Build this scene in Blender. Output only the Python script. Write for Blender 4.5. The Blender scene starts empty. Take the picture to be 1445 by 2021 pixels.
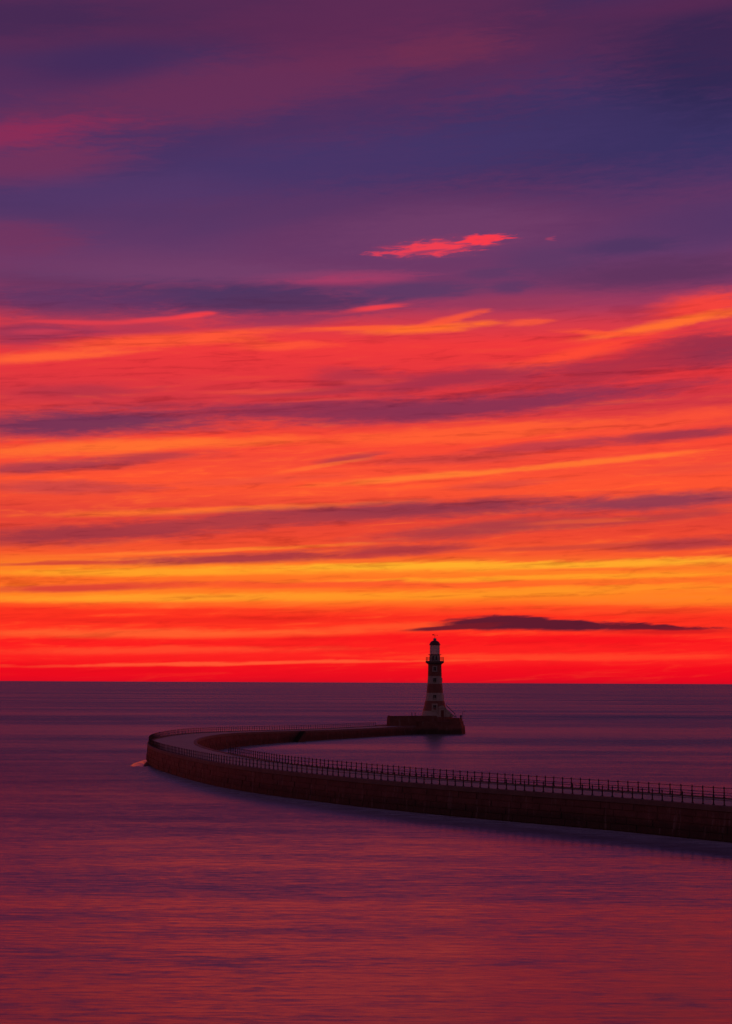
import bpy, bmesh, math, random
from mathutils import Vector, Matrix

random.seed(7)
scene = bpy.context.scene
COL = scene.collection

# ------------------------------------------------------------------ camera
# all pixel figures below are read off the 1445 x 2021 photograph
PW, PH, FOC = 1445.0, 2021.0, 3500.0
CAM_H = 15.0                                    # metres above the water
ROLL = math.radians(0.254)
PITCH = math.atan((1346.1 - PH / 2) / FOC)


def ray(x, y):
    """direction (camera at 0,0,CAM_H looking along +Y) through a photo pixel"""
    u, v = x - PW / 2, PH / 2 - y
    c, s = math.cos(ROLL), math.sin(ROLL)
    u, v = u * c - v * s, u * s + v * c
    c, s = math.cos(PITCH), math.sin(PITCH)
    return Vector((u, FOC * c - v * s, FOC * s + v * c)).normalized()


def at(x, y, z=0.0):
    """where the ray through a pixel meets the level z"""
    d = ray(x, y)
    t = (z - CAM_H) / d.z
    return Vector((0, 0, CAM_H)) + d * t


cam = bpy.data.cameras.new('camera')
cam_o = bpy.data.objects.new('camera', cam)
COL.objects.link(cam_o)
fwd, up0 = ray(PW / 2, PH / 2), (ray(PW / 2, PH / 2 - 100) - ray(PW / 2, PH / 2 + 100))
zc = -fwd
xc = up0.cross(zc).normalized()
yc = zc.cross(xc)
cam_o.matrix_world = Matrix(((xc.x, yc.x, zc.x, 0), (xc.y, yc.y, zc.y, 0), (xc.z, yc.z, zc.z, CAM_H), (0, 0, 0, 1)))
cam.sensor_fit = 'VERTICAL'
cam.sensor_height = 36.0
cam.lens = 36.0 * FOC / PH
cam.clip_start, cam.clip_end = 0.5, 200000
scene.camera = cam_o
scene.view_settings.view_transform = 'Standard'
scene.view_settings.look = 'None'
scene.view_settings.exposure = 0
scene.view_settings.gamma = 1

# ------------------------------------------------------------------ node helpers


def lin(c):
    def f(v):
        v /= 255.0
        return v / 12.92 if v <= 0.04045 else ((v + 0.055) / 1.055) ** 2.4
    return (f(c[0]), f(c[1]), f(c[2]), 1.0)


class NT:
    def __init__(self, tree):
        self.t = tree
        tree.nodes.clear()

    def n(self, kind, **kw):
        nd = self.t.nodes.new('ShaderNode' + kind)
        for k, v in kw.items():
            setattr(nd, k, v)
        return nd

    def put(self, sock, v):
        if isinstance(v, bpy.types.NodeSocket):
            self.t.links.new(v, sock)
        else:
            sock.default_value = v

    def math(self, op, a, b=0.0, c=None, clamp=False):
        nd = self.n('Math', operation=op, use_clamp=clamp)
        self.put(nd.inputs[0], a)
        self.put(nd.inputs[1], b)
        if c is not None:
            self.put(nd.inputs[2], c)
        return nd.outputs[0]

    def vmath(self, op, a, b=(0, 0, 0)):
        nd = self.n('VectorMath', operation=op)
        self.put(nd.inputs[0], a)
        self.put(nd.inputs[1], b)
        return nd.outputs['Value'] if op in ('LENGTH', 'DOT_PRODUCT') else nd.outputs[0]

    def mapr(self, v, a, b, c, d, kind='SMOOTHSTEP'):
        nd = self.n('MapRange', interpolation_type=kind)
        for i, q in enumerate((v, a, b, c, d)):
            self.put(nd.inputs[i], q)
        return nd.outputs[0]

    def mix(self, f, a, b, blend='MIX'):
        nd = self.n('Mix', data_type='RGBA', blend_type=blend)
        self.put(nd.inputs['Factor'], f)
        self.put(nd.inputs[6], a)
        self.put(nd.inputs[7], b)
        return nd.outputs[2]

    def noise(self, vec, scale, detail=4.0, rough=0.5, dist=0.0):
        nd = self.n('TexNoise')
        self.put(nd.inputs['Vector'], vec)
        self.put(nd.inputs['Scale'], scale)
        nd.inputs['Detail'].default_value = detail
        nd.inputs['Roughness'].default_value = rough
        nd.inputs['Distortion'].default_value = dist
        return nd.outputs['Fac']

    def comb(self, x, y, z=0.0):
        nd = self.n('CombineXYZ')
        self.put(nd.inputs[0], x)
        self.put(nd.inputs[1], y)
        self.put(nd.inputs[2], z)
        return nd.outputs[0]

    def ramp(self, f, stops, interp='LINEAR'):
        nd = self.n('ValToRGB')
        cr = nd.color_ramp
        cr.interpolation = interp
        while len(cr.elements) > 1:
            cr.elements.remove(cr.elements[-1])
        cr.elements[0].position, cr.elements[0].color = stops[0]
        for p, c in stops[1:]:
            cr.elements.new(p).color = c
        self.put(nd.inputs[0], f)
        return nd.outputs[0]


# ------------------------------------------------------------------ sky (world)
SUN_AZ, SUN_EL = math.radians(-1.5), math.radians(1.2)
world = bpy.data.worlds.new('World')
scene.world = world
world.use_nodes = True
W = NT(world.node_tree)
direc = W.n('TexCoord').outputs['Generated']
sep = W.n('SeparateXYZ')
W.put(sep.inputs[0], direc)
dx, dy, dz = sep.outputs
K = 1000.0                                       # sky coordinates: 1 unit = 1/1000 radian
az = W.math('MULTIPLY', W.math('ARCTAN2', dx, dy), K)
el = W.math('MULTIPLY', W.math('ARCSINE', dz), K)
# seamless streaky noises on the direction itself (long sideways, thin upwards, slightly tilted)
tilt = W.math('SUBTRACT', dz, W.math('MULTIPLY', dx, 0.055))
n_warp = W.noise(W.comb(W.math('MULTIPLY', dx, 7.0), W.math('MULTIPLY', dy, 7.0), W.math('MULTIPLY', tilt, 55.0)), 1.0, 3.0, 0.55, 0.3)
n_strk = W.noise(W.comb(W.math('MULTIPLY', dx, 9.0), W.math('MULTIPLY', dy, 9.0), W.math('MULTIPLY', tilt, 190.0)), 1.0, 5.0, 0.55, 0.4)
n_fine = W.noise(W.comb(W.math('MULTIPLY', dx, 30.0), W.math('MULTIPLY', dy, 30.0), W.math('MULTIPLY', tilt, 230.0)), 1.0, 6.0, 0.62, 0.6)
n_wisp = W.noise(W.comb(W.math('MULTIPLY', dx, 40.0), W.math('MULTIPLY', dy, 40.0), W.math('MULTIPLY', tilt, 330.0)), 1.0, 5.0, 0.6, 0.7)
n_soft = W.noise(W.comb(W.math('MULTIPLY', dx, 3.2), W.math('MULTIPLY', dy, 3.2), W.math('MULTIPLY', W.math('SUBTRACT', dz, W.math('MULTIPLY', dx, 0.16)), 14.0)), 1.0, 3.0, 0.5, 0.4)
n_puff = W.noise(W.comb(W.math('MULTIPLY', dx, 95.0), W.math('MULTIPLY', dy, 95.0), W.math('MULTIPLY', tilt, 520.0)), 1.0, 5.0, 0.6, 0.5)
p0 = W.math('SUBTRACT', n_puff, 0.5)
w0 = W.math('SUBTRACT', n_warp, 0.5)
f0 = W.math('SUBTRACT', n_fine, 0.5)
el_w = W.math('ADD', el, W.math('MULTIPLY', w0, 5.0))
az_w = W.math('ADD', az, W.math('MULTIPLY', f0, 30.0))
el_w = W.math('ADD', el_w, W.math('MULTIPLY', f0, 2.4))
P = W.comb(az_w, el_w, 0.0)
edge = W.math('ADD', W.math('MULTIPLY', f0, .9), W.math('MULTIPLY', p0, .55))
edge2 = W.math('ADD', W.math('MULTIPLY', f0, 1.3), W.math('MULTIPLY', p0, 3.0))


def sky_el(y):
    return math.asin(ray(PW / 2, y).z) * K


STOPS = [(1348, (205, 6, 34)), (1338, (232, 4, 30)), (1316, (244, 8, 28)), (1300, (252, 32, 32)), (1270, (252, 26, 30)),
         (1240, (255, 48, 32)), (1212, (252, 46, 30)), (1198, (255, 85, 34)), (1180, (255, 132, 34)), (1155, (255, 100, 36)),
         (1125, (255, 130, 36)), (1095, (246, 86, 44)), (1060, (238, 70, 48)), (1020, (224, 64, 54)), (960, (254, 82, 48)),
         (910, (244, 72, 54)), (865, (250, 70, 50)), (800, (208, 54, 66)), (740, (228, 53, 60)), (680, (240, 56, 58)),
         (640, (214, 58, 72)), (605, (160, 56, 92)), (560, (118, 56, 100)), (500, (102, 57, 104)), (420, (88, 54, 102)),
         (320, (82, 51, 101)), (200, (82, 45, 91)), (60, (73, 40, 82)), (-300, (66, 42, 86))]
E0, E1 = sky_el(1348), K * math.pi / 2
elf = W.mapr(el_w, E0, sky_el(-900), 0.0, 1.0, 'LINEAR')
span = sky_el(-900) - E0
base = W.ramp(elf, [(max(0.0, (sky_el(y) - E0) / span), lin(c)) for y, c in STOPS] + [(1.0, lin((52, 40, 84)))])
# soft variation of the high thin veil
hi = W.mapr(el, sky_el(640), sky_el(420), 0.0, 1.0)
veil = W.mapr(n_soft, 0.35, 0.68, 0.0, 1.0)
base = W.mix(W.math('MULTIPLY', W.math('MULTIPLY', hi, 0.34), veil), base, lin((118, 46, 86)))
veil2 = W.mapr(n_soft, 0.52, 0.30, 0.0, 1.0)
base = W.mix(W.math('MULTIPLY', W.math('MULTIPLY', hi, 0.45), veil2), base, lin((58, 48, 98)))

# (x, y, half length, half thickness, tilt, colour, strength)
CLOUDS = [
    # high veil
    (1230, 255, 620, 130, 3, (52, 48, 98), .85), (1420, 110, 260, 130, 4, (42, 36, 78), .72), (450, 175, 620, 75, 11, (116, 46, 84), .62),
    (-60, 275, 330, 34, 10, (160, 40, 80), .55), (60, 325, 260, 45, 6, (128, 48, 86), .6), (200, 125, 170, 45, 11, (66, 42, 90), .6),
    (40, 30, 240, 50, 8, (58, 40, 84), .6), (640, 50, 340, 70, 3, (98, 42, 84), .5), (880, 98, 150, 34, 4, (116, 46, 80), .6),
    (720, 318, 520, 60, 6, (68, 52, 104), .75), (230, 380, 300, 46, 4, (84, 55, 106), .6), (30, 468, 150, 40, 2, (124, 50, 90), .5),
    (1300, 10, 260, 26, 2, (92, 40, 82), .5), (1240, 486, 130, 20, 2, (76, 52, 98), .8), (880, 455, 300, 60, 3, (116, 62, 106), .6),
    (1080, 515, 110, 34, 0, (86, 56, 100), .55), (1300, 540, 260, 38, 2, (92, 50, 92), .8), (1380, 440, 160, 40, 0, (84, 52, 100), .5),
    (660, 548, 200, 17, 2, (190, 58, 98), .8), (300, 520, 260, 40, 3, (108, 60, 104), .5), (100, 560, 200, 40, 2, (92, 52, 96), .6),
    # dark bar
    (420, 540, 460, 26, 1, (114, 62, 106), .75), (480, 588, 360, 30, 0, (80, 52, 96), 1.0), (150, 596, 300, 26, 1, (94, 52, 98), .85), (560, 600, 230, 18, 2, (88, 50, 92), .9), (830, 572, 170, 17, 3, (92, 56, 100), .9), (1010, 566, 50, 14, 0, (88, 55, 100), .7), (965, 538, 60, 14, 0, (88, 56, 100), .6),
    (150, 620, 260, 18, 2, (112, 52, 92), .5), (60, 660, 150, 26, 4, (132, 50, 86), .75), (230, 652, 240, 15, 3, (156, 52, 86), .65), (560, 632, 180, 14, 3, (140, 52, 90), .75), (1010, 600, 130, 14, 0, (150, 56, 90), .6),
    # red cloud
    (860, 489, 130, 20, 4, (150, 58, 98), .6), (862, 489, 108, 13, 4, (246, 62, 78), .9), (946, 475, 46, 10, 3, (250, 58, 74), .95), (800, 497, 80, 5, 2, (235, 62, 84), .8), (1096, 472, 13, 4, 3, (170, 62, 98), .6), (830, 497, 46, 3, 5, (140, 58, 98), .8), (905, 493, 40, 3, 6, (150, 58, 98), .7), (960, 487, 36, 3, 8, (140, 58, 98), .8), (770, 486, 40, 2.5, 5, (150, 58, 98), .6),
    # first red belt
    (150, 636, 120, 6, 2, (228, 60, 74), .75), (300, 630, 90, 6, 5, (236, 62, 72), .8), (380, 622, 60, 7, 8, (245, 62, 70), .9), (80, 657, 70, 6, 3, (205, 58, 80), .7), (745, 607, 75, 7, 8, (245, 64, 72), .9),
    (340, 672, 270, 17, 5, (255, 86, 54), .95), (90, 703, 190, 12, 5, (255, 96, 54), .95), (560, 682, 110, 12, 3, (255, 84, 54), .8), (830, 648, 150, 10, 4, (255, 106, 46), 1.0), (690, 650, 110, 6, 2, (255, 92, 50), .8), (890, 630, 80, 9, 12, (255, 88, 54), .8),
    (1390, 606, 120, 32, 5, (250, 68, 56), .9), (1310, 640, 190, 12, 9, (255, 108, 48), 1.0), (1190, 655, 100, 8, -4, (255, 86, 52), .8), (1040, 634, 55, 8, 4, (252, 88, 58), .8), (1120, 705, 200, 17, 13, (255, 74, 52), .85), (1030, 725, 80, 14, 0, (255, 72, 54), .7),
    (1400, 690, 150, 30, 2, (132, 46, 76), .95), (1240, 722, 260, 28, 10, (170, 45, 68), .85), (900, 748, 300, 19, 5, (158, 46, 74), .85), (690, 744, 90, 20, 0, (168, 48, 72), .7), (730, 752, 100, 8, 2, (236, 66, 62), .45), (160, 772, 150, 14, 3, (176, 50, 70), .7), (1260, 770, 200, 14, 6, (186, 48, 66), .6),
    (960, 800, 420, 20, 5, (142, 48, 80), 1.0), (760, 812, 300, 18, 1, (138, 48, 80), .9), (170, 836, 390, 26, 4, (122, 50, 84), 1.0), (560, 808, 280, 15, 4, (146, 48, 78), .85), (620, 775, 180, 7, 3, (176, 50, 70), .7), (520, 772, 130, 6, 2, (246, 84, 58), .4), (640, 790, 120, 4, 3, (240, 76, 62), .4),
    (240, 880, 420, 15, 4, (255, 108, 48), 1.0), (900, 857, 420, 17, 3, (255, 92, 50), .9), (1330, 832, 240, 22, 8, (252, 80, 54), .8),
    (1340, 858, 190, 11, 4, (160, 52, 74), .95), (1090, 878, 190, 11, 4, (184, 58, 72), .8), (110, 920, 210, 13, 5, (168, 58, 74), .9), (300, 902, 150, 10, 3, (176, 58, 70), .75), (690, 905, 80, 8, 9, (178, 58, 70), .8), (640, 920, 110, 6, 10, (255, 108, 52), .7), (120, 962, 200, 12, 1, (196, 66, 70), .75), (900, 905, 200, 10, 3, (196, 64, 66), .6),
    (880, 938, 290, 8, 5, (255, 122, 50), .9), (1200, 908, 200, 8, 5, (255, 116, 48), .9), (1380, 925, 150, 12, 3, (230, 72, 58), .6), (500, 950, 200, 10, 3, (230, 76, 62), .5), (1000, 955, 140, 9, 4, (206, 68, 66), .6),
    (420, 1006, 420, 8, 3, (255, 112, 46), .9), (780, 1008, 480, 17, 3, (152, 54, 72), 1.0), (1290, 990, 280, 16, 3, (152, 58, 78), 1.0), (190, 1052, 400, 19, 4, (158, 52, 66), .95), (480, 1030, 300, 14, 4, (176, 58, 66), .8), (960, 1044, 280, 15, 5, (168, 58, 68), .9), (1260, 1026, 240, 8, 6, (184, 60, 64), .85), (1160, 1030, 150, 6, 3, (250, 98, 48), .45),
    (1370, 1072, 190, 11, 3, (176, 56, 64), .9), (790, 1085, 160, 11, 3, (172, 54, 64), .9), (1090, 1082, 190, 6, 2, (206, 66, 54), .8), (470, 1102, 290, 10, 2.5, (170, 54, 64), .95), (700, 1098, 90, 5, 3, (190, 56, 60), .7), (120, 1112, 160, 5, 2, (206, 62, 54), .85),
    (420, 1086, 330, 5, 3, (255, 124, 46), .9), (900, 1108, 130, 5, 0, (255, 120, 44), .7),
    # yellow belt
    (330, 1130, 420, 10, 1.5, (255, 158, 38), .95), (820, 1118, 420, 9, 1, (255, 172, 42), 1.0), (1220, 1112, 420, 10, 2, (255, 166, 42), 1.0), (1010, 1142, 500, 7, 1.5, (255, 158, 38), .85), (1180, 1124, 190, 4, 1, (255, 110, 40), .7),
    (190, 1161, 280, 9, 2.5, (216, 62, 52), .95), (620, 1155, 420, 8, 1.2, (250, 86, 42), .9), (1000, 1156, 330, 4, 1.2, (255, 100, 40), .7), (1250, 1148, 260, 5, 1.5, (255, 112, 38), .7), (350, 1180, 560, 9, 1.5, (255, 152, 40), .95), (960, 1172, 460, 11, 1.5, (255, 146, 36), .9), (1250, 1160, 300, 8, 1.5, (255, 142, 36), .8),
    # under the yellow belt
    (260, 1206, 460, 7, 1, (250, 46, 30), .8), (400, 1224, 560, 7, 1, (240, 36, 30), .75), (300, 1250, 520, 11, 1, (255, 96, 46), .8), (760, 1238, 240, 8, 2, (255, 84, 42), .7), (1100, 1205, 460, 9, 1, (255, 66, 34), .7), (300, 1284, 380, 10, 1, (255, 76, 44), .7), (420, 1301, 330, 6, .5, (248, 26, 30), .8), (1000, 1262, 560, 12, 0, (246, 8, 28), .8),
    (500, 1309, 560, 4, 1.2, (255, 88, 50), .85), (1130, 1296, 420, 8, .6, (255, 70, 40), .65), (120, 1324, 420, 9, 1, (234, 4, 28), .8),
    # dark lens cloud
    (985, 1231, 120, 13, 1.5, (94, 22, 46), 1.0), (1090, 1232, 190, 12, -1, (92, 22, 46), 1.0), (910, 1239, 110, 5, 4, (112, 22, 42), 1.0), (1300, 1236, 120, 7, -1, (104, 22, 42), 1.0),
    (1320, 1246, 160, 7, 0, (190, 6, 30), .6), (1370, 1238, 60, 3.5, -1, (130, 20, 40), .9),
]
# fine streaks of lit and unlit vapour through the red belts
lo = W.math('MULTIPLY', W.mapr(el, sky_el(520), sky_el(700), 0.0, 1.0), W.mapr(el, sky_el(1340), sky_el(1190), 0.2, 1.0))
n_mix = W.math('ADD', W.math('MULTIPLY', n_strk, .55), W.math('MULTIPLY', n_wisp, .45))
s_lit = W.math('MULTIPLY', W.math('MULTIPLY', lo, W.mapr(el, sky_el(900), sky_el(740), 1.0, .25)), W.mapr(n_mix, 0.50, 0.70, 0.0, 0.44))
s_dim = W.math('MULTIPLY', lo, W.mapr(n_mix, 0.50, 0.32, 0.0, 0.55))
# away from the dawn the cloud deck is unlit
flat = W.n('VectorMath', operation='NORMALIZE')
W.put(flat.inputs[0], W.comb(dx, dy, 0.0))
sfl = W.n('SeparateXYZ')
W.put(sfl.inputs[0], flat.outputs[0])
back = W.mapr(sfl.outputs[1], 0.86, -0.3, 0.0, 1.0)
anti = W.ramp(W.mapr(el, 0.0, K * 1.57, 0.0, 1.0, 'LINEAR'), [(0.0, lin((104, 70, 74))), (0.25, lin((84, 60, 78))), (1.0, lin((60, 46, 82)))])


def sky_layer(y_top, y_bot):
    """background shader holding the clouds that reach into one belt of elevations"""
    tree = bpy.data.node_groups.new('cloud_belt', 'ShaderNodeTree')
    G = NT(tree)
    ins = (('Base', 'NodeSocketColor', base), ('P', 'NodeSocketVector', P), ('Edge', 'NodeSocketFloat', edge), ('Broken', 'NodeSocketFloat', edge2),
           ('Lit', 'NodeSocketFloat', s_lit), ('Dim', 'NodeSocketFloat', s_dim), ('Back', 'NodeSocketFloat', back), ('Anti', 'NodeSocketColor', anti))
    for nm, st, _ in ins:
        tree.interface.new_socket(nm, in_out='INPUT', socket_type=st)
    tree.interface.new_socket('Color', in_out='OUTPUT', socket_type='NodeSocketColor')
    gi = tree.nodes.new('NodeGroupInput')
    go = tree.nodes.new('NodeGroupOutput')
    P_ = gi.outputs['P']
    col = G.mix(gi.outputs['Lit'], gi.outputs['Base'], lin((255, 108, 46)))
    for (x, y, L, T, tl, c, s) in CLOUDS:
        if 560 < y < 1115 and c[0] < 200:
            T *= 1.22
        reach = 1.9 * T + abs(math.sin(math.radians(tl))) * L * 1.3 + 32
        if y + reach < y_top or y - reach > y_bot:
            continue
        d = ray(x, y)
        mp = G.n('Mapping', vector_type='TEXTURE')
        # each cloud is laid over the last one (the tiny term keeps them evaluated in that order)
        ch = G.n('VectorMath', operation='MULTIPLY_ADD')
        G.put(ch.inputs[0], col)
        ch.inputs[1].default_value = (1e-5, 1e-5, 1e-5)
        G.put(ch.inputs[2], P_)
        G.put(mp.inputs[0], ch.outputs[0])
        mp.inputs['Location'].default_value = (math.atan2(d.x, d.y) * K, math.asin(d.z) * K, 0)
        mp.inputs['Rotation'].default_value = (0, 0, math.radians(tl) - ROLL)
        mp.inputs['Scale'].default_value = (L * K / FOC, T * K / FOC, 1)
        r = G.vmath('LENGTH', mp.outputs[0])
        hard = 0.62 if c[0] < 115 and y > 1200 else 0.25
        r = G.math('ADD', r, gi.outputs['Broken' if y < 510 and c[0] > 150 and L > 30 and x > 500 else 'Edge'])
        m = G.mapr(r, 1.25, hard, 0.0, s)
        col = G.mix(m, col, lin(c))
    col = G.mix(gi.outputs['Dim'], col, (.50, .32, .5, 1), 'MULTIPLY')
    col = G.mix(G.math('MULTIPLY', gi.outputs['Lit'], .55), col, (1.25, 1.5, .95, 1), 'MULTIPLY')
    col = G.mix(gi.outputs['Back'], col, gi.outputs['Anti'])
    G.put(go.inputs[0], col)
    nd = W.n('Group')
    nd.node_tree = tree
    for nm, _, v in ins:
        W.put(nd.inputs[nm], v)
    bg = W.n('Background')
    W.put(bg.inputs[0], nd.outputs[0])
    bg.inputs[1].default_value = 1.0
    return bg.outputs[0]


def pick(fac, a, b):
    ms = W.n('MixShader')
    W.put(ms.inputs[0], fac)
    W.t.links.new(a, ms.inputs[1])
    W.t.links.new(b, ms.inputs[2])
    return ms.outputs[0]


CUTS = [1400, 1200, 1100, 1020, 930, 830, 730, 640, 560, 440, 200, -1200]
layers = [sky_layer(t, b_) for b_, t in zip(CUTS, CUTS[1:])]


def choose(k0, k1):
    """binary choice of the belt that holds a direction"""
    if k1 - k0 == 1:
        return layers[k0]
    m_ = (k0 + k1) // 2
    above = W.math('GREATER_THAN', el, sky_el(CUTS[m_]))
    return pick(above, choose(k0, m_), choose(m_, k1))


front_sky = choose(0, len(layers))
bgb = W.n('Background')
W.put(bgb.inputs[0], anti)
clouds = pick(W.math('GREATER_THAN', back, 0.9999), front_sky, bgb.outputs[0])
nish = W.n('TexSky', sky_type='NISHITA', sun_disc=False)
nish.sun_elevation, nish.sun_rotation = SUN_EL, SUN_AZ
bg2 = W.n('Background')                          # the clear air above the clouds
W.put(bg2.inputs[0], nish.outputs[0])
bg2.inputs[1].default_value = 0.0004
add = W.n('AddShader')
W.t.links.new(clouds, add.inputs[0])
W.t.links.new(bg2.outputs[0], add.inputs[1])
wo = W.n('OutputWorld')
W.t.links.new(add.outputs[0], wo.inputs[0])
world.cycles.sampling_method = 'MANUAL'
world.cycles.sample_map_resolution = 512

sun = bpy.data.lights.new('sun', 'SUN')
sun.energy, sun.angle, sun.color = 0.012, math.radians(20), (1.0, 0.22, 0.14)
sun_o = bpy.data.objects.new('sun', sun)
COL.objects.link(sun_o)
sdir = Vector((math.sin(SUN_AZ) * math.cos(SUN_EL), math.cos(SUN_AZ) * math.cos(SUN_EL), math.sin(SUN_EL)))
sun_o.rotation_euler = sdir.to_track_quat('Z', 'Y').to_euler()
sun_o.location = (0, 600, 80)

# ------------------------------------------------------------------ materials
MATS = {}


def mat(name):
    m = bpy.data.materials.new(name)
    m.use_nodes = True
    MATS[name] = m
    return NT(m.node_tree)


def finish(N, color, rough, bump=None, strength=0.3, dist=0.05, metallic=0.0, ior=1.45, spec=0.5):
    b = N.n('BsdfPrincipled')
    N.put(b.inputs['Base Color'], color)
    N.put(b.inputs['Roughness'], rough)
    b.inputs['Metallic'].default_value = metallic
    b.inputs['IOR'].default_value = ior
    b.inputs['Specular IOR Level'].default_value = spec
    if bump is not None:
        bn = N.n('Bump')
        bn.inputs['Strength'].default_value = strength
        bn.inputs['Distance'].default_value = dist
        N.put(bn.inputs['Height'], bump)
        N.put(b.inputs['Normal'], bn.outputs[0])
    o = N.n('OutputMaterial')
    N.t.links.new(b.outputs[0], o.inputs[0])


def stone(name, c1, c2, scale=0.6, rough=(0.55, 0.85), wet=None, weed=False, spec=0.5):
    N = mat(name)
    g = N.n('NewGeometry').outputs['Position']
    oi = N.n('ObjectInfo').outputs['Random']
    big = N.noise(g, scale, 4, .6)
    fine = N.noise(g, 9.0, 4, .65)
    c = N.mix(N.mapr(big, .3, .7, 0, 1), c1 + (1,), c2 + (1,))
    c = N.mix(N.mapr(fine, .35, .75, 0, .45), c, tuple(v * .45 for v in c1) + (1,))
    r = N.mapr(fine, .3, .7, rough[0], rough[1])
    if weed:                                     # dark weed and wet stone up to the tide line
        sp = N.n('SeparateXYZ')
        N.put(sp.inputs[0], g)
        h = N.math('ADD', sp.outputs[2], N.math('MULTIPLY', N.math('SUBTRACT', N.noise(g, .35, 4, .6), .5), 1.6))
        k = N.mapr(h, 1.9, .9, 0, .85)
        c = N.mix(k, c, (.034, .024, .018, 1))
        # rust and salt runs
        run = N.noise(N.vmath('MULTIPLY', g, (1.6, 1.6, .18)), 1.0, 3, .6)
        c = N.mix(N.mapr(run, .56, .72, 0, .35), c, (.30, .25, .22, 1))
    finish(N, c, r, fine, .4, .04, spec=spec)


stone('pier_granite', (.105, .045, .038), (.165, .074, .060), .5, weed=True, spec=.3)
stone('pier_coping', (.13, .085, .075), (.18, .12, .105), .8)
stone('deck_concrete', (.27, .265, .24), (.36, .345, .32), .35, rough=(.5, .75), spec=.35)
stone('head_granite', (.15, .055, .045), (.22, .09, .07), .5, weed=True, spec=.3)
stone('recess_dark_stone', (.03, .028, .02), (.05, .04, .03), .8)  # dark tone imitates the shade of a recess, for the landing steps
stone('white_granite', (.38, .32, .28), (.47, .40, .35), 1.2, rough=(.5, .7))
stone('red_granite', (.20, .065, .052), (.27, .09, .07), 1.2, rough=(.5, .7))
stone('dark_recess', (.02, .012, .012), (.03, .02, .02), 1.2)
N = mat('cast_iron')
g = N.n('NewGeometry').outputs['Position']
finish(N, N.mix(N.mapr(N.noise(g, 3.0, 3), .4, .7, 0, 1), (.022, .018, .022, 1), (.05, .025, .02, 1)), .55, spec=.4)
N = mat('white_paint')
g = N.n('NewGeometry').outputs['Position']
finish(N, N.mix(N.mapr(N.noise(g, 1.5, 4), .45, .7, 0, 1), (.40, .36, .34, 1), (.28, .25, .23, 1)), .5)
N = mat('dome_paint')
g = N.n('NewGeometry').outputs['Position']
finish(N, N.mix(N.noise(g, 2.0, 3), (.16, .02, .02, 1), (.10, .02, .02, 1)), .4)
N = mat('lantern_glass')
b = N.n('BsdfPrincipled')
b.inputs['Base Color'].default_value = (.7, .72, .75, 1)
b.inputs['Roughness'].default_value = .22
b.inputs['Transmission Weight'].default_value = .25
o = N.n('OutputMaterial')
N.t.links.new(b.outputs[0], o.inputs[0])

# water: small waves running in to the shore, drawn out sideways; normals are leaned
# shoreward by a distance table that aims reflections at chosen heights of sky
N = mat('sea_water')
g = N.n('NewGeometry').outputs['Position']


def wav(sx, sy, det, ro=.5, di=0.0):
    return N.noise(N.vmath('MULTIPLY', g, (sx, sy, 1.0)), 1.0, det, ro, di)


sx_ = N.n('SeparateXYZ')
N.put(sx_.inputs[0], g)
patch = wav(.010, .035, 4, .6, .6)
patch2 = wav(.035, .16, 3, .55, .3)
ripple = wav(.30, 1.5, 5, .62, .4)
fine = wav(1.0, 4.5, 3, .6, .3)
side = wav(.5, .9, 3, .6, .3)
fade = N.mapr(sx_.outputs[1], 85.0, 220.0, 0.46, 1.0)
far_patch = wav(.0016, .010, 4, .6, .5)
refl_tilt = N.ramp(N.mapr(sx_.outputs[1], 70.0, 570.0, 0.0, 1.0, 'LINEAR'),
               [(p, (v, v, v, 1)) for p, v in ((0.0, -.006), (.016, .001), (.08, .033), (.16, .061), (.26, .084), (.38, .098), (.62, .114), (1.0, .128))])
k = N.math('MULTIPLY', N.math('SUBTRACT', patch, .5), .075)
k = N.math('ADD', k, N.math('MULTIPLY', N.math('SUBTRACT', patch2, .5), .085))
k = N.math('ADD', k, N.math('MULTIPLY', N.math('SUBTRACT', ripple, .5), .17))
k = N.math('ADD', k, N.math('MULTIPLY', N.math('SUBTRACT', fine, .5), .12))
k = N.math('ADD', k, N.math('MULTIPLY', N.math('SUBTRACT', far_patch, .5), N.mapr(sx_.outputs[1], 150.0, 450.0, 0.02, .22)))
k = N.math('MAXIMUM', N.math('MULTIPLY', k, fade), N.mapr(sx_.outputs[1], 120.0, 420.0, -.026, -.035))
sl = N.math('ADD', refl_tilt, k)
nv = N.comb(N.math('MULTIPLY', N.math('SUBTRACT', side, .5), .10), N.math('MULTIPLY', sl, -1.0), 1.0)
nn_ = N.n('VectorMath', operation='NORMALIZE')
N.put(nn_.inputs[0], nv)
b = N.n('BsdfPrincipled')
# greyer base colour farther out: churned foam, and sea mist put into the colour
foam_mist = N.math('MULTIPLY', N.mapr(sx_.outputs[1], 210.0, 430.0, 0.0, 1.0), N.mapr(far_patch, .3, .7, .7, 1.0))
N.put(b.inputs['Base Color'], N.mix(foam_mist, (.03, .018, .065, 1), (.10, .135, .14, 1)))
b.inputs['IOR'].default_value = 1.333
N.put(b.inputs['Roughness'], N.mapr(sx_.outputs[1], 80.0, 260.0, .12, .25))
N.put(b.inputs['Normal'], nn_.outputs[0])
o = N.n('OutputMaterial')
N.t.links.new(b.outputs[0], o.inputs[0])

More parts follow.
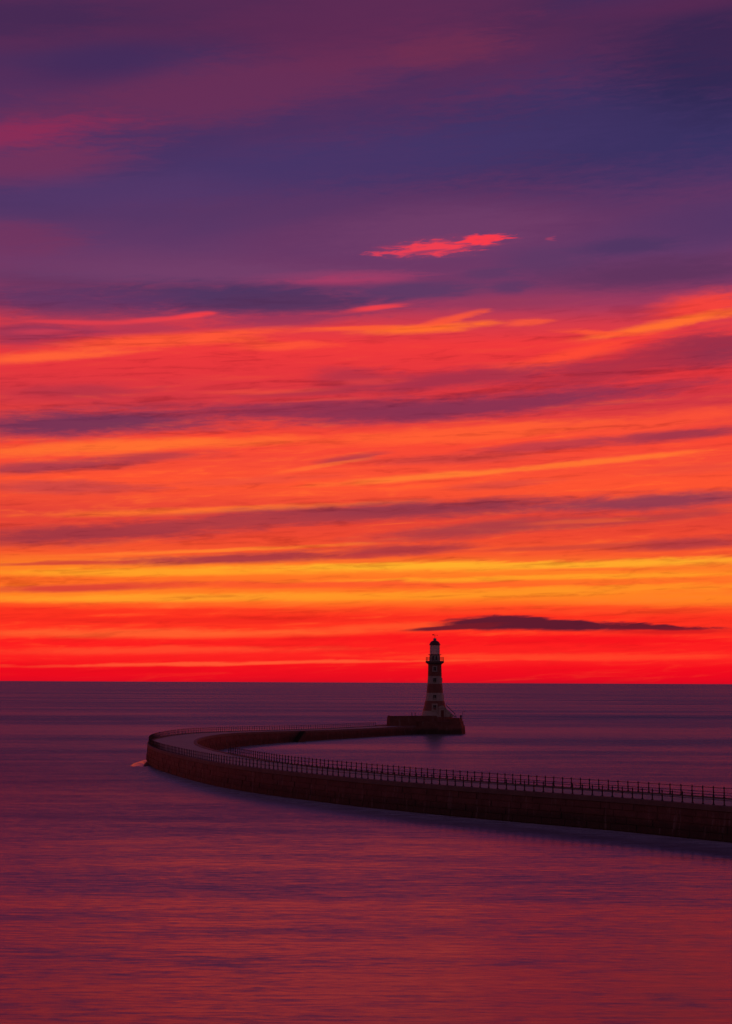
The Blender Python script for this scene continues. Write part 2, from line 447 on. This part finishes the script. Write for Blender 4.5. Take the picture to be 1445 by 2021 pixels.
# thin veil of churned foam where the swell works along the walls
N = mat('surf')
g = N.n('NewGeometry').outputs['Position']
at_ = N.n('Attribute', attribute_name='veil')
b = N.n('BsdfDiffuse')
b.inputs[0].default_value = (.70, .74, .85, 1)
tr = N.n('BsdfTransparent')
ms = N.n('MixShader')
nz = N.noise(N.vmath('MULTIPLY', g, (.25, .6, 1.0)), 1.0, 4, .6)
N.put(ms.inputs[0], N.math('MULTIPLY', at_.outputs['Fac'], N.mapr(nz, .25, .75, .45, 1.0)))
N.t.links.new(tr.outputs[0], ms.inputs[1])
N.t.links.new(b.outputs[0], ms.inputs[2])
o = N.n('OutputMaterial')
N.t.links.new(ms.outputs[0], o.inputs[0])

N = mat('smooth_water')
b = N.n('BsdfPrincipled')
b.inputs['Base Color'].default_value = (.03, .04, .06, 1)
b.inputs['IOR'].default_value = 1.333
b.inputs['Roughness'].default_value = .22
o = N.n('OutputMaterial')
N.t.links.new(b.outputs[0], o.inputs[0])

# ------------------------------------------------------------------ mesh helpers


def obj(name, bm, m, parent=None, smooth=False):
    me = bpy.data.meshes.new(name)
    bm.normal_update()
    bm.to_mesh(me)
    bm.free()
    if smooth:
        for p in me.polygons:
            p.use_smooth = True
    me.materials.append(MATS[m])
    o = bpy.data.objects.new(name, me)
    COL.objects.link(o)
    o.parent = parent
    return o


def share(name, src, parent, loc, rz=0.0):
    o = bpy.data.objects.new(name, src.data)
    COL.objects.link(o)
    o.parent = parent
    o.location = loc
    o.rotation_euler = (0, 0, rz)
    return o


def thing(name, label, cat, loc, group=None):
    o = bpy.data.objects.new(name, None)
    COL.objects.link(o)
    o.location = loc
    o.empty_display_size = .5
    o['label'], o['category'] = label, cat
    if group:
        o['group'] = group
    return o


def box(bm, c, s, rz=0.0, taper=1.0):
    hx, hy, hz = s[0] / 2, s[1] / 2, s[2] / 2
    ca, sa = math.cos(rz), math.sin(rz)
    vs = []
    for z, k in ((-hz, 1.0), (hz, taper)):
        for x, y in ((-hx, -hy), (hx, -hy), (hx, hy), (-hx, hy)):
            x, y = x * k, y * k
            vs.append(bm.verts.new((c[0] + x * ca - y * sa, c[1] + x * sa + y * ca, c[2] + z)))
    for f in ((3, 2, 1, 0), (4, 5, 6, 7), (0, 1, 5, 4), (1, 2, 6, 5), (2, 3, 7, 6), (3, 0, 4, 7)):
        bm.faces.new([vs[i] for i in f])


def lathe(bm, prof, seg=32, c=(0, 0), caps=True):
    rings = []
    for r, z in prof:
        rings.append([bm.verts.new((c[0] + r * math.cos(2 * math.pi * k / seg), c[1] + r * math.sin(2 * math.pi * k / seg), z)) for k in range(seg)])
    for a, b in zip(rings, rings[1:]):
        for k in range(seg):
            bm.faces.new((a[k], a[(k + 1) % seg], b[(k + 1) % seg], b[k]))
    if caps:
        bm.faces.new(rings[0][::-1])
        bm.faces.new(rings[-1])


def prism(bm, pts, z0, z1, batter=0.0):
    """vertical prism over a counter-clockwise outline; batter widens its foot"""
    cx, cy = sum(p[0] for p in pts) / len(pts), sum(p[1] for p in pts) / len(pts)
    lo, hi_ = [], []
    for x, y in pts:
        d = math.hypot(x - cx, y - cy)
        k = 1 + batter / d
        lo.append(bm.verts.new((cx + (x - cx) * k, cy + (y - cy) * k, z0)))
        hi_.append(bm.verts.new((x, y, z1)))
    n = len(pts)
    for i in range(n):
        j = (i + 1) % n
        bm.faces.new((lo[i], lo[j], hi_[j], hi_[i]))
    bm.faces.new(hi_)
    bm.faces.new(lo[::-1])


def tube(bm, pts, r, seg=6, closed=False):
    rings = []
    n = len(pts)
    for i, p in enumerate(pts):
        p = Vector(p)
        a = Vector(pts[(i - 1) % n] if (closed or i > 0) else pts[0])
        b = Vector(pts[(i + 1) % n] if (closed or i < n - 1) else pts[-1])
        t = (b - a).normalized()
        u = t.cross(Vector((0, 0, 1)))
        if u.length < 1e-4:
            u = Vector((1, 0, 0))
        u.normalize()
        v = u.cross(t)
        rings.append([bm.verts.new(p + (u * math.cos(2 * math.pi * k / seg) + v * math.sin(2 * math.pi * k / seg)) * r) for k in range(seg)])
    for i in range(n if closed else n - 1):
        a, b = rings[i], rings[(i + 1) % n]
        for k in range(seg):
            bm.faces.new((a[k], a[(k + 1) % seg], b[(k + 1) % seg], b[k]))
    if not closed:
        bm.faces.new(rings[0][::-1])
        bm.faces.new(rings[-1])


# ------------------------------------------------------------------ sea
bm = bmesh.new()
SEG = 96
radii = [0.0] + [40 * 1.35 ** k for k in range(25)]
prev = None
for r in radii:
    if r == 0:
        prev = [bm.verts.new((0, 250, 0))]
        continue
    ring = [bm.verts.new((r * math.cos(2 * math.pi * k / SEG), 250 + r * math.sin(2 * math.pi * k / SEG), 0)) for k in range(SEG)]
    for k in range(SEG):
        q = (k + 1) % SEG
        if len(prev) == 1:
            bm.faces.new((prev[0], ring[k], ring[q]))
        else:
            bm.faces.new((prev[k], ring[k], ring[q], prev[q]))
    prev = ring
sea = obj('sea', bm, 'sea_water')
sea['kind'] = 'structure'

# ------------------------------------------------------------------ pier: a long curved breakwater
OUT = [(88, 96), (70, 121), (52, 146), (34.8, 170.1), (26.2, 182.3), (16.4, 194), (9.4, 202.7), (0.5, 215), (-7.2, 228.0), (-14.4, 241.5), (-21, 257),
       (-26.9, 275), (-31.5, 291), (-36.1, 309), (-40.5, 333), (-42.8, 360), (-42.1, 386), (-38.4, 413), (-30.4, 440), (-21, 462), (-11, 484), (0.8, 510), (6.5, 522)]


def catmull(pts, step=1.0):
    out = []
    P_ = [Vector(p) for p in pts]
    P_ = [2 * P_[0] - P_[1]] + P_ + [2 * P_[-1] - P_[-2]]
    for i in range(1, len(P_) - 2):
        a, b, c, d = P_[i - 1:i + 3]
        n = max(2, int((c - b).length / 0.25))
        for k in range(n):
            t = k / n
            out.append(.5 * ((2 * b) + (-a + c) * t + (2 * a - 5 * b + 4 * c - d) * t * t + (-a + 3 * b - 3 * c + d) * t ** 3))
    out.append(P_[-2])
    # even spacing
    res = [out[0]]
    acc = 0.0
    for p, q in zip(out, out[1:]):
        seg = (q - p).length
        while acc + seg >= step:
            k = (step - acc) / seg
            p = p.lerp(q, k)
            res.append(p)
            seg = (q - p).length
            acc = 0.0
        acc += seg
    return res


STEP = 1.4
outer = catmull(OUT, STEP)
tang = []
for i in range(len(outer)):
    a, b = outer[max(0, i - 3)], outer[min(len(outer) - 1, i + 3)]
    tang.append((b - a).normalized())
WID = 9.3


def deck_z(p):
    t = min(1.0, max(0.0, (p.y - 385) / 110.0))
    return 3.3 - 0.95 * t * t * (3 - 2 * t)


def off(i, w, z):
    """point w metres in from the outer deck edge at station i, z above that deck"""
    p, t = outer[i], tang[i]
    nrm = Vector((t.y, -t.x))
    q = p + nrm * w
    return Vector((q.x, q.y, deck_z(p) + z))


NS = len(outer)
pier = thing('pier', 'long dark curved stone breakwater pier sweeping round to the lighthouse', 'pier', (outer[150].x + 4, outer[150].y, 0))
pier_inv = -Vector(pier.location)


def sweep(name, prof, m, parent, i0=0, i1=NS, absz=None):
    """cross-section of (w, z) points swept along the pier; absz marks heights above the water"""
    bm = bmesh.new()
    rows = []
    for i in range(i0, i1):
        row = []
        for j, (w, z) in enumerate(prof):
            p = off(i, w, z)
            if absz and j in absz:
                p.z = z
            row.append(bm.verts.new(p + pier_inv))
        rows.append(row)
    n = len(prof)
    for a, b in zip(rows, rows[1:]):
        for k in range(n):
            q = (k + 1) % n
            bm.faces.new((a[k], b[k], b[q], a[q]))
    bm.faces.new(rows[0])
    bm.faces.new(rows[-1][::-1])
    bmesh.ops.recalc_face_normals(bm, faces=bm.faces)
    return obj(name, bm, m, parent)


sweep('core', [(.12, -.42), (WID - .12, -.42), (WID + .55, -4), (-.55, -4)], 'pier_granite', pier, absz={2, 3})
sweep('deck', [(.55, -.44), (.55, -.03), (WID / 2, .03), (WID - .55, -.03), (WID - .55, -.44)], 'deck_concrete', pier)
sweep('coping', [(-.06, -.43), (-.06, .06), (.0, .10), (.54, .10), (.54, -.43)], 'pier_coping', pier)
sweep('coping', [(WID - .54, -.43), (WID - .54, .10), (WID, .10), (WID + .06, .06), (WID + .06, -.43)], 'pier_coping', pier)


def facing(side):
    """rows of big granite blocks laid in bond on one face of the pier, joints recessed"""
    bm = bmesh.new()
    COURSES = 5
    for cidx in range(COURSES):
        i = 0.0
        k0 = (cidx % 2) * .5
        pos = 1 + k0
        while pos < NS - 2.2:
            ln = random.choice((.9, 1.1, 1.3))
            a, b = pos, min(NS - 2, pos + ln)
            pos = b

            def P2(s, lev, o):
                i0_ = int(s)
                f = s - i0_
                j = min(NS - 1, i0_ + 1)
                p0, p1 = off(i0_, 0, 0), off(j, 0, 0)
                n0 = Vector((tang[i0_].y, -tang[i0_].x, 0))
                n1 = Vector((tang[j].y, -tang[j].x, 0))
                q = p0.lerp(p1, f)
                nn = n0.lerp(n1, f).normalized()
                top = q.z - .45
                z = top - (top + .6) * lev
                w = .12 - .67 * (q.z - .42 - z) / (q.z + 3.6)     # batter of the core
                w -= o
                if side > 0:
                    w = WID - w
                r = q + nn * w
                r.z = z
                return r + pier_inv
            l0, l1 = cidx / COURSES + .012, (cidx + 1) / COURSES - .012
            o1 = random.uniform(.05, .13)
            e = .012
            q = [P2(a + e, l0, o1), P2(b - e, l0, o1), P2(b - e, l1, o1), P2(a + e, l1, o1), P2(a + e, l0, -.05), P2(b - e, l0, -.05), P2(b - e, l1, -.05), P2(a + e, l1, -.05)]
            vs = [bm.verts.new(v) for v in q]
            for f in ((0, 1, 2, 3), (4, 5, 1, 0), (3, 2, 6, 7), (1, 5, 6, 2), (4, 0, 3, 7)):
                bm.faces.new([vs[t] for t in f])
    bmesh.ops.recalc_face_normals(bm, faces=bm.faces)
    o = obj('stone_facing', bm, 'pier_granite', pier)
    o['kind'] = 'stuff'


facing(-1)
facing(1)

# landing steps on the far arm's harbour face, coloured near-black to imitate a shaded recess
li = min(range(NS), key=lambda i: (off(i, WID, 0) - at(590, 1442, 2.8)).length if outer[i].y > 400 else 1e9)
bm = bmesh.new()
tl, nl = tang[li], Vector((tang[li].y, -tang[li].x))
for k in range(9):
    q = outer[li] + nl * (WID + .75) + tl * (k * .5 - 2.0)
    zt = deck_z(outer[li]) - .05 - (8 - k) * .3
    box(bm, (q.x + pier_inv.x, q.y + pier_inv.y, (zt - 1.5) / 2), (.5, 1.5, zt + 1.5), math.atan2(tl.y, tl.x))
obj('landing_steps', bm, 'recess_dark_stone', pier)

# ------------------------------------------------------------------ railings


def post_mesh():
    bm = bmesh.new()
    lathe(bm, [(.13, 0), (.13, .06), (.075, .10), (.062, .42), (.092, .46), (.092, .53), (.062, .57), (.056, .88), (.088, .92), (.088, .99), (.05, 1.02), (.062, 1.06), (.035, 1.11)], 8)
    return bm


def railing(label, w, i0, i1, name='iron_railing'):
    base_ = off((i0 + i1) // 2, w, .1)
    root = thing(name, label, 'railing', base_)
    src = None
    for i in range(i0, i1):
        p = off(i, w, .098) - base_
        if src is None:
            src = obj('post', post_mesh(), 'cast_iron', root, True)
            src.location = p
        else:
            share('post', src, root, p).rotation_euler = (random.gauss(0, .014), random.gauss(0, .014), random.uniform(0, 1))
    for nm, z, r in (('top_rail', .955, .032), ('middle_rail', .495, .030)):
        bm = bmesh.new()
        tube(bm, [off(i, w, .098 + z) - base_ for i in range(i0, i1)], r, 6)
        obj(nm, bm, 'cast_iron', root)
    return root


near0 = min(range(NS), key=lambda i: abs(outer[i].y - 150)) 
head_i = min(range(NS), key=lambda i: (outer[i] - Vector((3.5, 515.5))).length)
inner_end = min(range(NS), key=lambda i: (off(i, WID, 0).xy - Vector((-23.5, 292))).length)
print('stations', NS, near0, head_i, inner_end)
railing('iron post railing along the seaward edge of the curved pier', .27, near0, head_i)
railing('shorter iron post railing along the harbour edge of the near arm', WID - .27, near0, inner_end)

# ------------------------------------------------------------------ pier head
HB = (18.0, 528.0)
head = thing('stone_platform', 'broad dark red stone pier head platform carrying the striped lighthouse', 'platform', (HB[0], HB[1], 0))


def H(pts):
    return [(x - HB[0], y - HB[1]) for x, y in pts]


body = [(15.4, 519.0), (20, 519.2), (25.0, 520.2), (28.2, 522.8), (29.4, 526.5), (29.4, 534), (27, 540), (22, 543.5), (14, 543.5), (8, 540), (3.5, 531), (2.6, 521), (6.0, 514.5), (9.5, 511.5)]
bm = bmesh.new()
prism(bm, H(body[:]), -3.5, 2.36, .5)
bmesh.ops.recalc_face_normals(bm, faces=bm.faces)
obj('foundation', bm, 'head_granite', head)
# courses of the head wall, battered and stepped back a little each
front = [(15.6, 519.3), (20, 519.5), (24.9, 520.5), (28.0, 523.0), (29.1, 526.6), (29.1, 533.8), (26.8, 539.7), (21.9, 543.1), (14.1, 543.1), (8.3, 539.6), (6.6, 534), (11, 524)]
z = 2.362
for k in range(3):
    bm = bmesh.new()
    sh = .06 * k
    prism(bm, [(x * (1 - sh / 12), y * (1 - sh / 12)) for x, y in H(front)], z, z + .43, .02)
    bmesh.ops.recalc_face_normals(bm, faces=bm.faces)
    obj('wall_course', bm, 'head_granite', head)
    z += .432
# raised terrace under the tower, with its rounded landward end
ter = [(6.4, 517.6), (7.2, 516.2), (8.6, 515.9), (12.5, 518.4), (15.6, 520.2), (21.4, 522.4), (24.6, 526.0), (26.0, 531), (24, 537), (18, 540), (11, 537), (8.0, 529), (6.4, 521)]
bm = bmesh.new()
prism(bm, H(ter), 2.2, 4.86, .12)
bmesh.ops.recalc_face_normals(bm, faces=bm.faces)
obj('terrace', bm, 'head_granite', head)
# parapet round the terrace front and landward end


def wall_strip(pts, z0, z1, th, name, m, parent):
    bm = bmesh.new()
    n = len(pts)
    rows = []
    for i, p in enumerate(pts):
        p = Vector(p)
        a, b = Vector(pts[max(0, i - 1)]), Vector(pts[min(n - 1, i + 1)])
        t = (b - a).normalized()
        nn = Vector((-t.y, t.x)) * th
        q = p + nn
        rows.append([bm.verts.new((x, y, zz)) for x, y, zz in ((p.x, p.y, z0), (p.x, p.y, z1), (q.x, q.y, z1), (q.x, q.y, z0))])
    for a, b in zip(rows, rows[1:]):
        for k in range(4):
            bm.faces.new((a[k], b[k], b[(k + 1) % 4], a[(k + 1) % 4]))
    bm.faces.new(rows[0])
    bm.faces.new(rows[-1][::-1])
    bmesh.ops.recalc_face_normals(bm, faces=bm.faces)
    return obj(name, bm, m, parent)


wall_strip(H([(6.9, 525), (6.55, 521), (6.55, 517.7), (7.3, 516.4), (8.6, 516.1), (12.4, 518.6), (15.5, 520.4), (21.0, 522.5)]), 4.862, 5.28, .45, 'terrace_parapet', 'head_granite', head)
wall_strip(H([(24.4, 520.9), (25.0, 520.9), (27.7, 523.3), (28.7, 526.7), (28.7, 533.7), (26.4, 539.2)]), 3.66, 4.42, .5, 'seaward_parapet', 'head_granite', head)
# steel posts and a lamp standard on the head
bm = bmesh.new()
lathe(bm, [(.13, 0), (.13, .1), (.08, .15), (.08, .75), (.13, .8), (.13, .92), (.06, .97)], 10)
b0 = obj('mooring_post', bm, 'cast_iron', head, True)
b0.location = (at(904, 1417, 4.42).x - HB[0], 523.6 - HB[1] - .2, 4.415)
spots = [(26.6, 522.7), (27.95, 524.2), (28.4, 526.2), (28.45, 530.0)]
b0.location = (spots[0][0] - HB[0], spots[0][1] - HB[1], 4.415)
for x, y in spots[1:]:
    share('mooring_post', b0, head, (x - HB[0], y - HB[1], 4.415))
for x, y in ((13.6, 519.6), (14.6, 520.2)):
    share('mooring_post', b0, head, (x - HB[0], y - HB[1], 5.275))
bm = bmesh.new()
tube(bm, [(0, 0, 0), (0, 0, 1.5), (.02, 0, 1.9), (.18, 0, 2.1), (.45, 0, 2.1)], .05, 8)
box(bm, (.55, 0, 2.07), (.34, .2, .12))
for k, (x, y, zz) in enumerate(((24.9, 521.15, 3.66), (28.9, 528.0, 4.40))):
    if k == 0:
        l0 = obj('lamp_standard', bm, 'cast_iron', head)
        l0.location = (x - HB[0], y - HB[1], zz)
    else:
        share('lamp_standard', l0, head, (x - HB[0], y - HB[1], zz))

# ------------------------------------------------------------------ lighthouse
TX, TY, TZ = at(858.2, 1413.4, 4.86).x, 531.0, 4.86
TX = ray(858.2, 1400).x / ray(858.2, 1400).y * TY
light = thing('lighthouse', 'red and white banded stone lighthouse with galleried lantern on the pier head', 'lighthouse', (TX, TY, TZ))


def prof_r(z):
    T = [(0, 3.98), (.9, 3.8), (1.75, 3.58), (3.2, 3.15), (4.66, 2.84), (7.02, 2.44), (9.72, 2.2), (12.0, 2.05), (15.0, 1.97), (15.8, 1.97)]
    for (a, ra), (b, rb) in zip(T, T[1:]):
        if z <= b:
            return ra + (rb - ra) * (z - a) / (b - a)
    return T[-1][1]


def band(name, z0, z1, m, extra=0.0):
    bm = bmesh.new()
    n = max(2, int((z1 - z0) / .45))
    lathe(bm, [(prof_r(z0 + (z1 - z0) * k / n) + extra, z0 + (z1 - z0) * k / n) for k in range(n + 1)], 40)
    return obj(name, bm, m, light)


bm = bmesh.new()
lathe(bm, [(4.3, 0), (4.3, .22), (4.18, .3), (4.18, .38), (3.95, .44)], 40)
obj('plinth', bm, 'white_granite', light)
band('white_band', .30, 1.75, 'white_granite')
band('red_band', 1.752, 4.66, 'red_granite', .015)
band('white_band', 4.662, 7.02, 'white_granite')
band('red_band', 7.022, 9.72, 'red_granite', .015)
band('white_band', 9.722, 12.0, 'white_granite')
band('red_band', 12.002, 15.42, 'red_granite', .015)
bm = bmesh.new()
lathe(bm, [(2.02, 15.422), (2.1, 15.5), (2.12, 15.62), (2.35, 15.72), (2.62, 15.92), (2.74, 16.0), (2.74, 16.44), (2.66, 16.5)], 40)
gal = obj('gallery', bm, 'pier_coping', light)


def window(zc, w, h, ang=-math.pi / 2, surround='white_granite', sw=.22):
    r = prof_r(zc)
    slope = (prof_r(zc + .5) - prof_r(zc - .5))
    e = bpy.data.objects.new('window', None)
    root = None
    ca, sa = math.cos(ang), math.sin(ang)
    bm = bmesh.new()
    # recessed dark pane between raised jambs, sill and head
    rr = r - .16
    rz = ang + math.pi / 2
    box(bm, (rr * ca, rr * sa, zc), (w, .40, h), rz)
    bpy.data.objects.remove(e)
    root = obj('window', bm, 'dark_recess', light)
    for nm, ox, oz, sx, sz in (('jamb', -(w + sw) / 2, 0, sw, h), ('jamb', (w + sw) / 2, 0, sw, h), ('lintel', 0, (h + sw) / 2, w + 2 * sw, sw), ('sill', 0, -(h + sw) / 2, w + 2.4 * sw, sw)):
        bm = bmesh.new()
        q = r - .02 + slope * oz
        box(bm, (q * ca - ox * sa, q * sa + ox * ca, zc + oz), (sx, .5, sz - .004), rz)
        obj(nm, bm, surround, root)
    for ox, oz, sx, sz in ((0, 0, .06, h), (0, 0, w, .06)):
        bm = bmesh.new()
        q = r + .02
        box(bm, (q * ca, q * sa, zc), (sx, .1 if sx < .1 else .09, sz), rz)
        obj('glazing_bar', bm, 'white_paint', root)
    return root


A0 = -math.pi / 2 - .04
window(2.75, .85, 1.35, A0, sw=.45)
window(5.85, .85, 1.15, A0, sw=.06)
window(10.85, .85, 1.05, A0, sw=.06)
window(14.15, .8, 1.1, A0, sw=.32)
for a in (.5, 2.1):
    window(5.85, .85, 1.15, a, sw=.06)
    window(10.85, .85, 1.05, a, sw=.06)

# entrance porch with stairs against the right of the tower foot
pa = math.radians(-62)
pc, ps = math.cos(pa), math.sin(pa)
bm = bmesh.new()
box(bm, (3.55 * pc, 3.55 * ps, 1.28), (2.0, 1.9, 2.55), pa + math.pi / 2)
porch = obj('porch', bm, 'white_granite', light)
bm = bmesh.new()
for k, (w, zz) in enumerate(((2.25, 2.62), (1.7, 2.84), (1.1, 3.04), (.5, 3.2))):
    box(bm, (3.55 * pc, 3.55 * ps, zz), (w, 2.1 - .05 * k, .2), pa + math.pi / 2)
obj('porch_roof', bm, 'white_granite', porch)
bm = bmesh.new()
box(bm, (4.36 * pc, 4.36 * ps, 1.0), (.95, .42, 1.9), pa + math.pi / 2)
dr = obj('door', bm, 'dome_paint', porch)
bm = bmesh.new()
box(bm, (4.585 * pc - .3 * -ps, 4.585 * ps - .3 * pc, 1.0), (.06, .05, .14), pa + math.pi / 2)
obj('handle', bm, 'cast_iron', dr)
# stairs and their dark handrail running down to the right
bm = bmesh.new()
sx0, sy0 = 3.2, -3.0
for k in range(9):
    box(bm, (sx0 + k * .30, sy0, (2.5 - k * .28) / 2), (.30, 1.1, 2.5 - k * .28))
obj('stair', bm, 'white_granite', light)
bm = bmesh.new()
tube(bm, [(sx0 - .1, sy0 - .6, 3.5), (sx0 + 2.6, sy0 - .6, 1.0), (sx0 + 2.6, sy0 - .6, 0.0)], .10, 6)
obj('handrail', bm, 'cast_iron', light)

# gallery railing
for k in range(20):
    a = 2 * math.pi * k / 20
    x, y = 2.62 * math.cos(a), 2.62 * math.sin(a)
    if k == 0:
        bm = bmesh.new()
        lathe(bm, [(.05, 0), (.035, .05), (.03, 1.0), (.06, 1.05), (.05, 1.14), (.02, 1.17)], 8)
        gp = obj('gallery_post', bm, 'cast_iron', light)
        gp.location = (x, y, 16.47)
    else:
        share('gallery_post', gp, light, (x, y, 16.47))
for zz in (16.85, 17.2, 17.54):
    bm = bmesh.new()
    tube(bm, [(2.62 * math.cos(2 * math.pi * k / 40), 2.62 * math.sin(2 * math.pi * k / 40), zz) for k in range(40)], .03, 6, True)
    obj('gallery_rail', bm, 'cast_iron', light)
# lantern
bm = bmesh.new()
lathe(bm, [(1.62, 16.48), (1.62, 16.62), (1.55, 16.68), (1.55, 18.2), (1.62, 18.26)], 32)
drum = obj('lantern_drum', bm, 'white_paint', light)
for k in range(4):
    a = A0 - .32 + k * math.pi / 2
    for da in (0, .64):
        bm = bmesh.new()
        q = 1.55
        box(bm, (q * math.cos(a + da), q * math.sin(a + da), 17.35), (.34, .08, 1.15), a + da + math.pi / 2)
        obj('vent_panel', bm, 'dark_recess', drum)
bm = bmesh.new()
lathe(bm, [(1.62, 18.262), (1.96, 18.32), (1.96, 18.44), (1.58, 18.47)], 32)
obj('lantern_gallery', bm, 'dome_paint', light)
bm = bmesh.new()
lathe(bm, [(1.46, 18.472), (1.46, 21.2)], 24)
glz = obj('lantern_glazing', bm, 'lantern_glass', light)
for k in range(12):
    a = 2 * math.pi * (k + .5) / 12
    if k == 0:
        bm = bmesh.new()
        box(bm, (0, 0, 0), (.07, .07, 2.72))
        g0 = obj('astragal', bm, 'white_paint', glz)
        g0.location = (1.47 * math.cos(a), 1.47 * math.sin(a), 19.835)
        g0.rotation_euler = (0, 0, a)
    else:
        share('astragal', g0, glz, (1.47 * math.cos(a), 1.47 * math.sin(a), 19.835), a)
for zz in (19.4, 20.3):
    bm = bmesh.new()
    tube(bm, [(1.48 * math.cos(2 * math.pi * k / 32), 1.48 * math.sin(2 * math.pi * k / 32), zz) for k in range(32)], .035, 6, True)
    obj('glazing_ring', bm, 'white_paint', glz)
bm = bmesh.new()
lathe(bm, [(1.5, 21.2), (1.72, 21.22), (1.72, 21.34), (1.6, 21.42), (1.5, 21.75), (1.25, 22.15), (.9, 22.42), (.56, 22.56)], 32)
dome = obj('dome', bm, 'dome_paint', light, False)
bm = bmesh.new()
lathe(bm, [(.5, 22.55), (.42, 22.6), (.42, 22.9), (.62, 22.95), (.6, 23.02), (.38, 23.2), (.12, 23.32)], 20)
obj('vent_cowl', bm, 'white_paint', dome)
bm = bmesh.new()
tube(bm, [(0, 0, 23.25), (0, 0, 24.6)], .04, 6)
tube(bm, [(-.7, 0, 24.15), (.75, 0, 24.15)], .035, 6)
box(bm, (-.5, 0, 24.3), (.42, .03, .3))
box(bm, (.8, 0, 24.15), (.2, .05, .16))
obj('weather_vane', bm, 'cast_iron', dome)

# ------------------------------------------------------------------ surf along the walls


def surf(side, i0, i1, width, amount, label):
    bm = bmesh.new()
    lay = bm.verts.layers.float.new('veil')
    rows = []
    NW = 8
    for i in range(i0, i1):
        row = []
        for j in range(NW + 1):
            t = j / NW
            w = -.25 - width * t if side < 0 else WID + .25 + width * t
            p = off(i, w, 0)
            v = bm.verts.new((p.x, p.y, .02))
            e = min(1.0, (i - i0) / 25.0, (i1 - 1 - i) / 25.0)
            v[lay] = amount * (1 - t) ** 1.35 * e
            row.append(v)
        rows.append(row)
    for a_, b_ in zip(rows, rows[1:]):
        for j in range(NW):
            bm.faces.new((a_[j], a_[j + 1], b_[j + 1], b_[j]))
    bmesh.ops.recalc_face_normals(bm, faces=bm.faces)
    o = obj('surf_foam', bm, 'surf')
    o['kind'] = 'stuff'
    o['label'], o['category'] = label, 'foam'


surf(-1, 20, inner_end + 30, 14.0, .52, 'faint bluish veil of foam along the seaward wall of the pier')
surf(1, inner_end + 45, NS - 2, 12.0, .35, 'faint veil of foam along the harbour wall of the far arm')

# ------------------------------------------------------------------ wave breaking on the outer bend
bm = bmesh.new()
fc = at(292, 1507, 0)
NX, NY = 16, 40
rows = []
for j in range(NY + 1):
    row = []
    for i in range(NX + 1):
        u, v = 2 * i / NX - 1, 2 * j / NY - 1
        h_ = max(0.0, 1 - u * u - v * v) ** .8
        h_ *= 1 + .18 * math.sin(9 * v + 3 * u) + .1 * math.sin(23 * v - 5 * u)
        row.append(bm.verts.new((u * 2.1 - .4, v * 13.0, .03 + .42 * h_ - (.05 if h_ == 0 else 0))))
    rows.append(row)
for r0, r1 in zip(rows, rows[1:]):
    for i in range(NX):
        bm.faces.new((r0[i], r0[i + 1], r1[i + 1], r1[i]))
o = obj('breaking_wave', bm, 'smooth_water', None, True)
o.location = (fc.x + .1, fc.y, 0)
o['label'], o['category'] = 'small glassy swell piling up against the outer bend of the pier', 'wave'
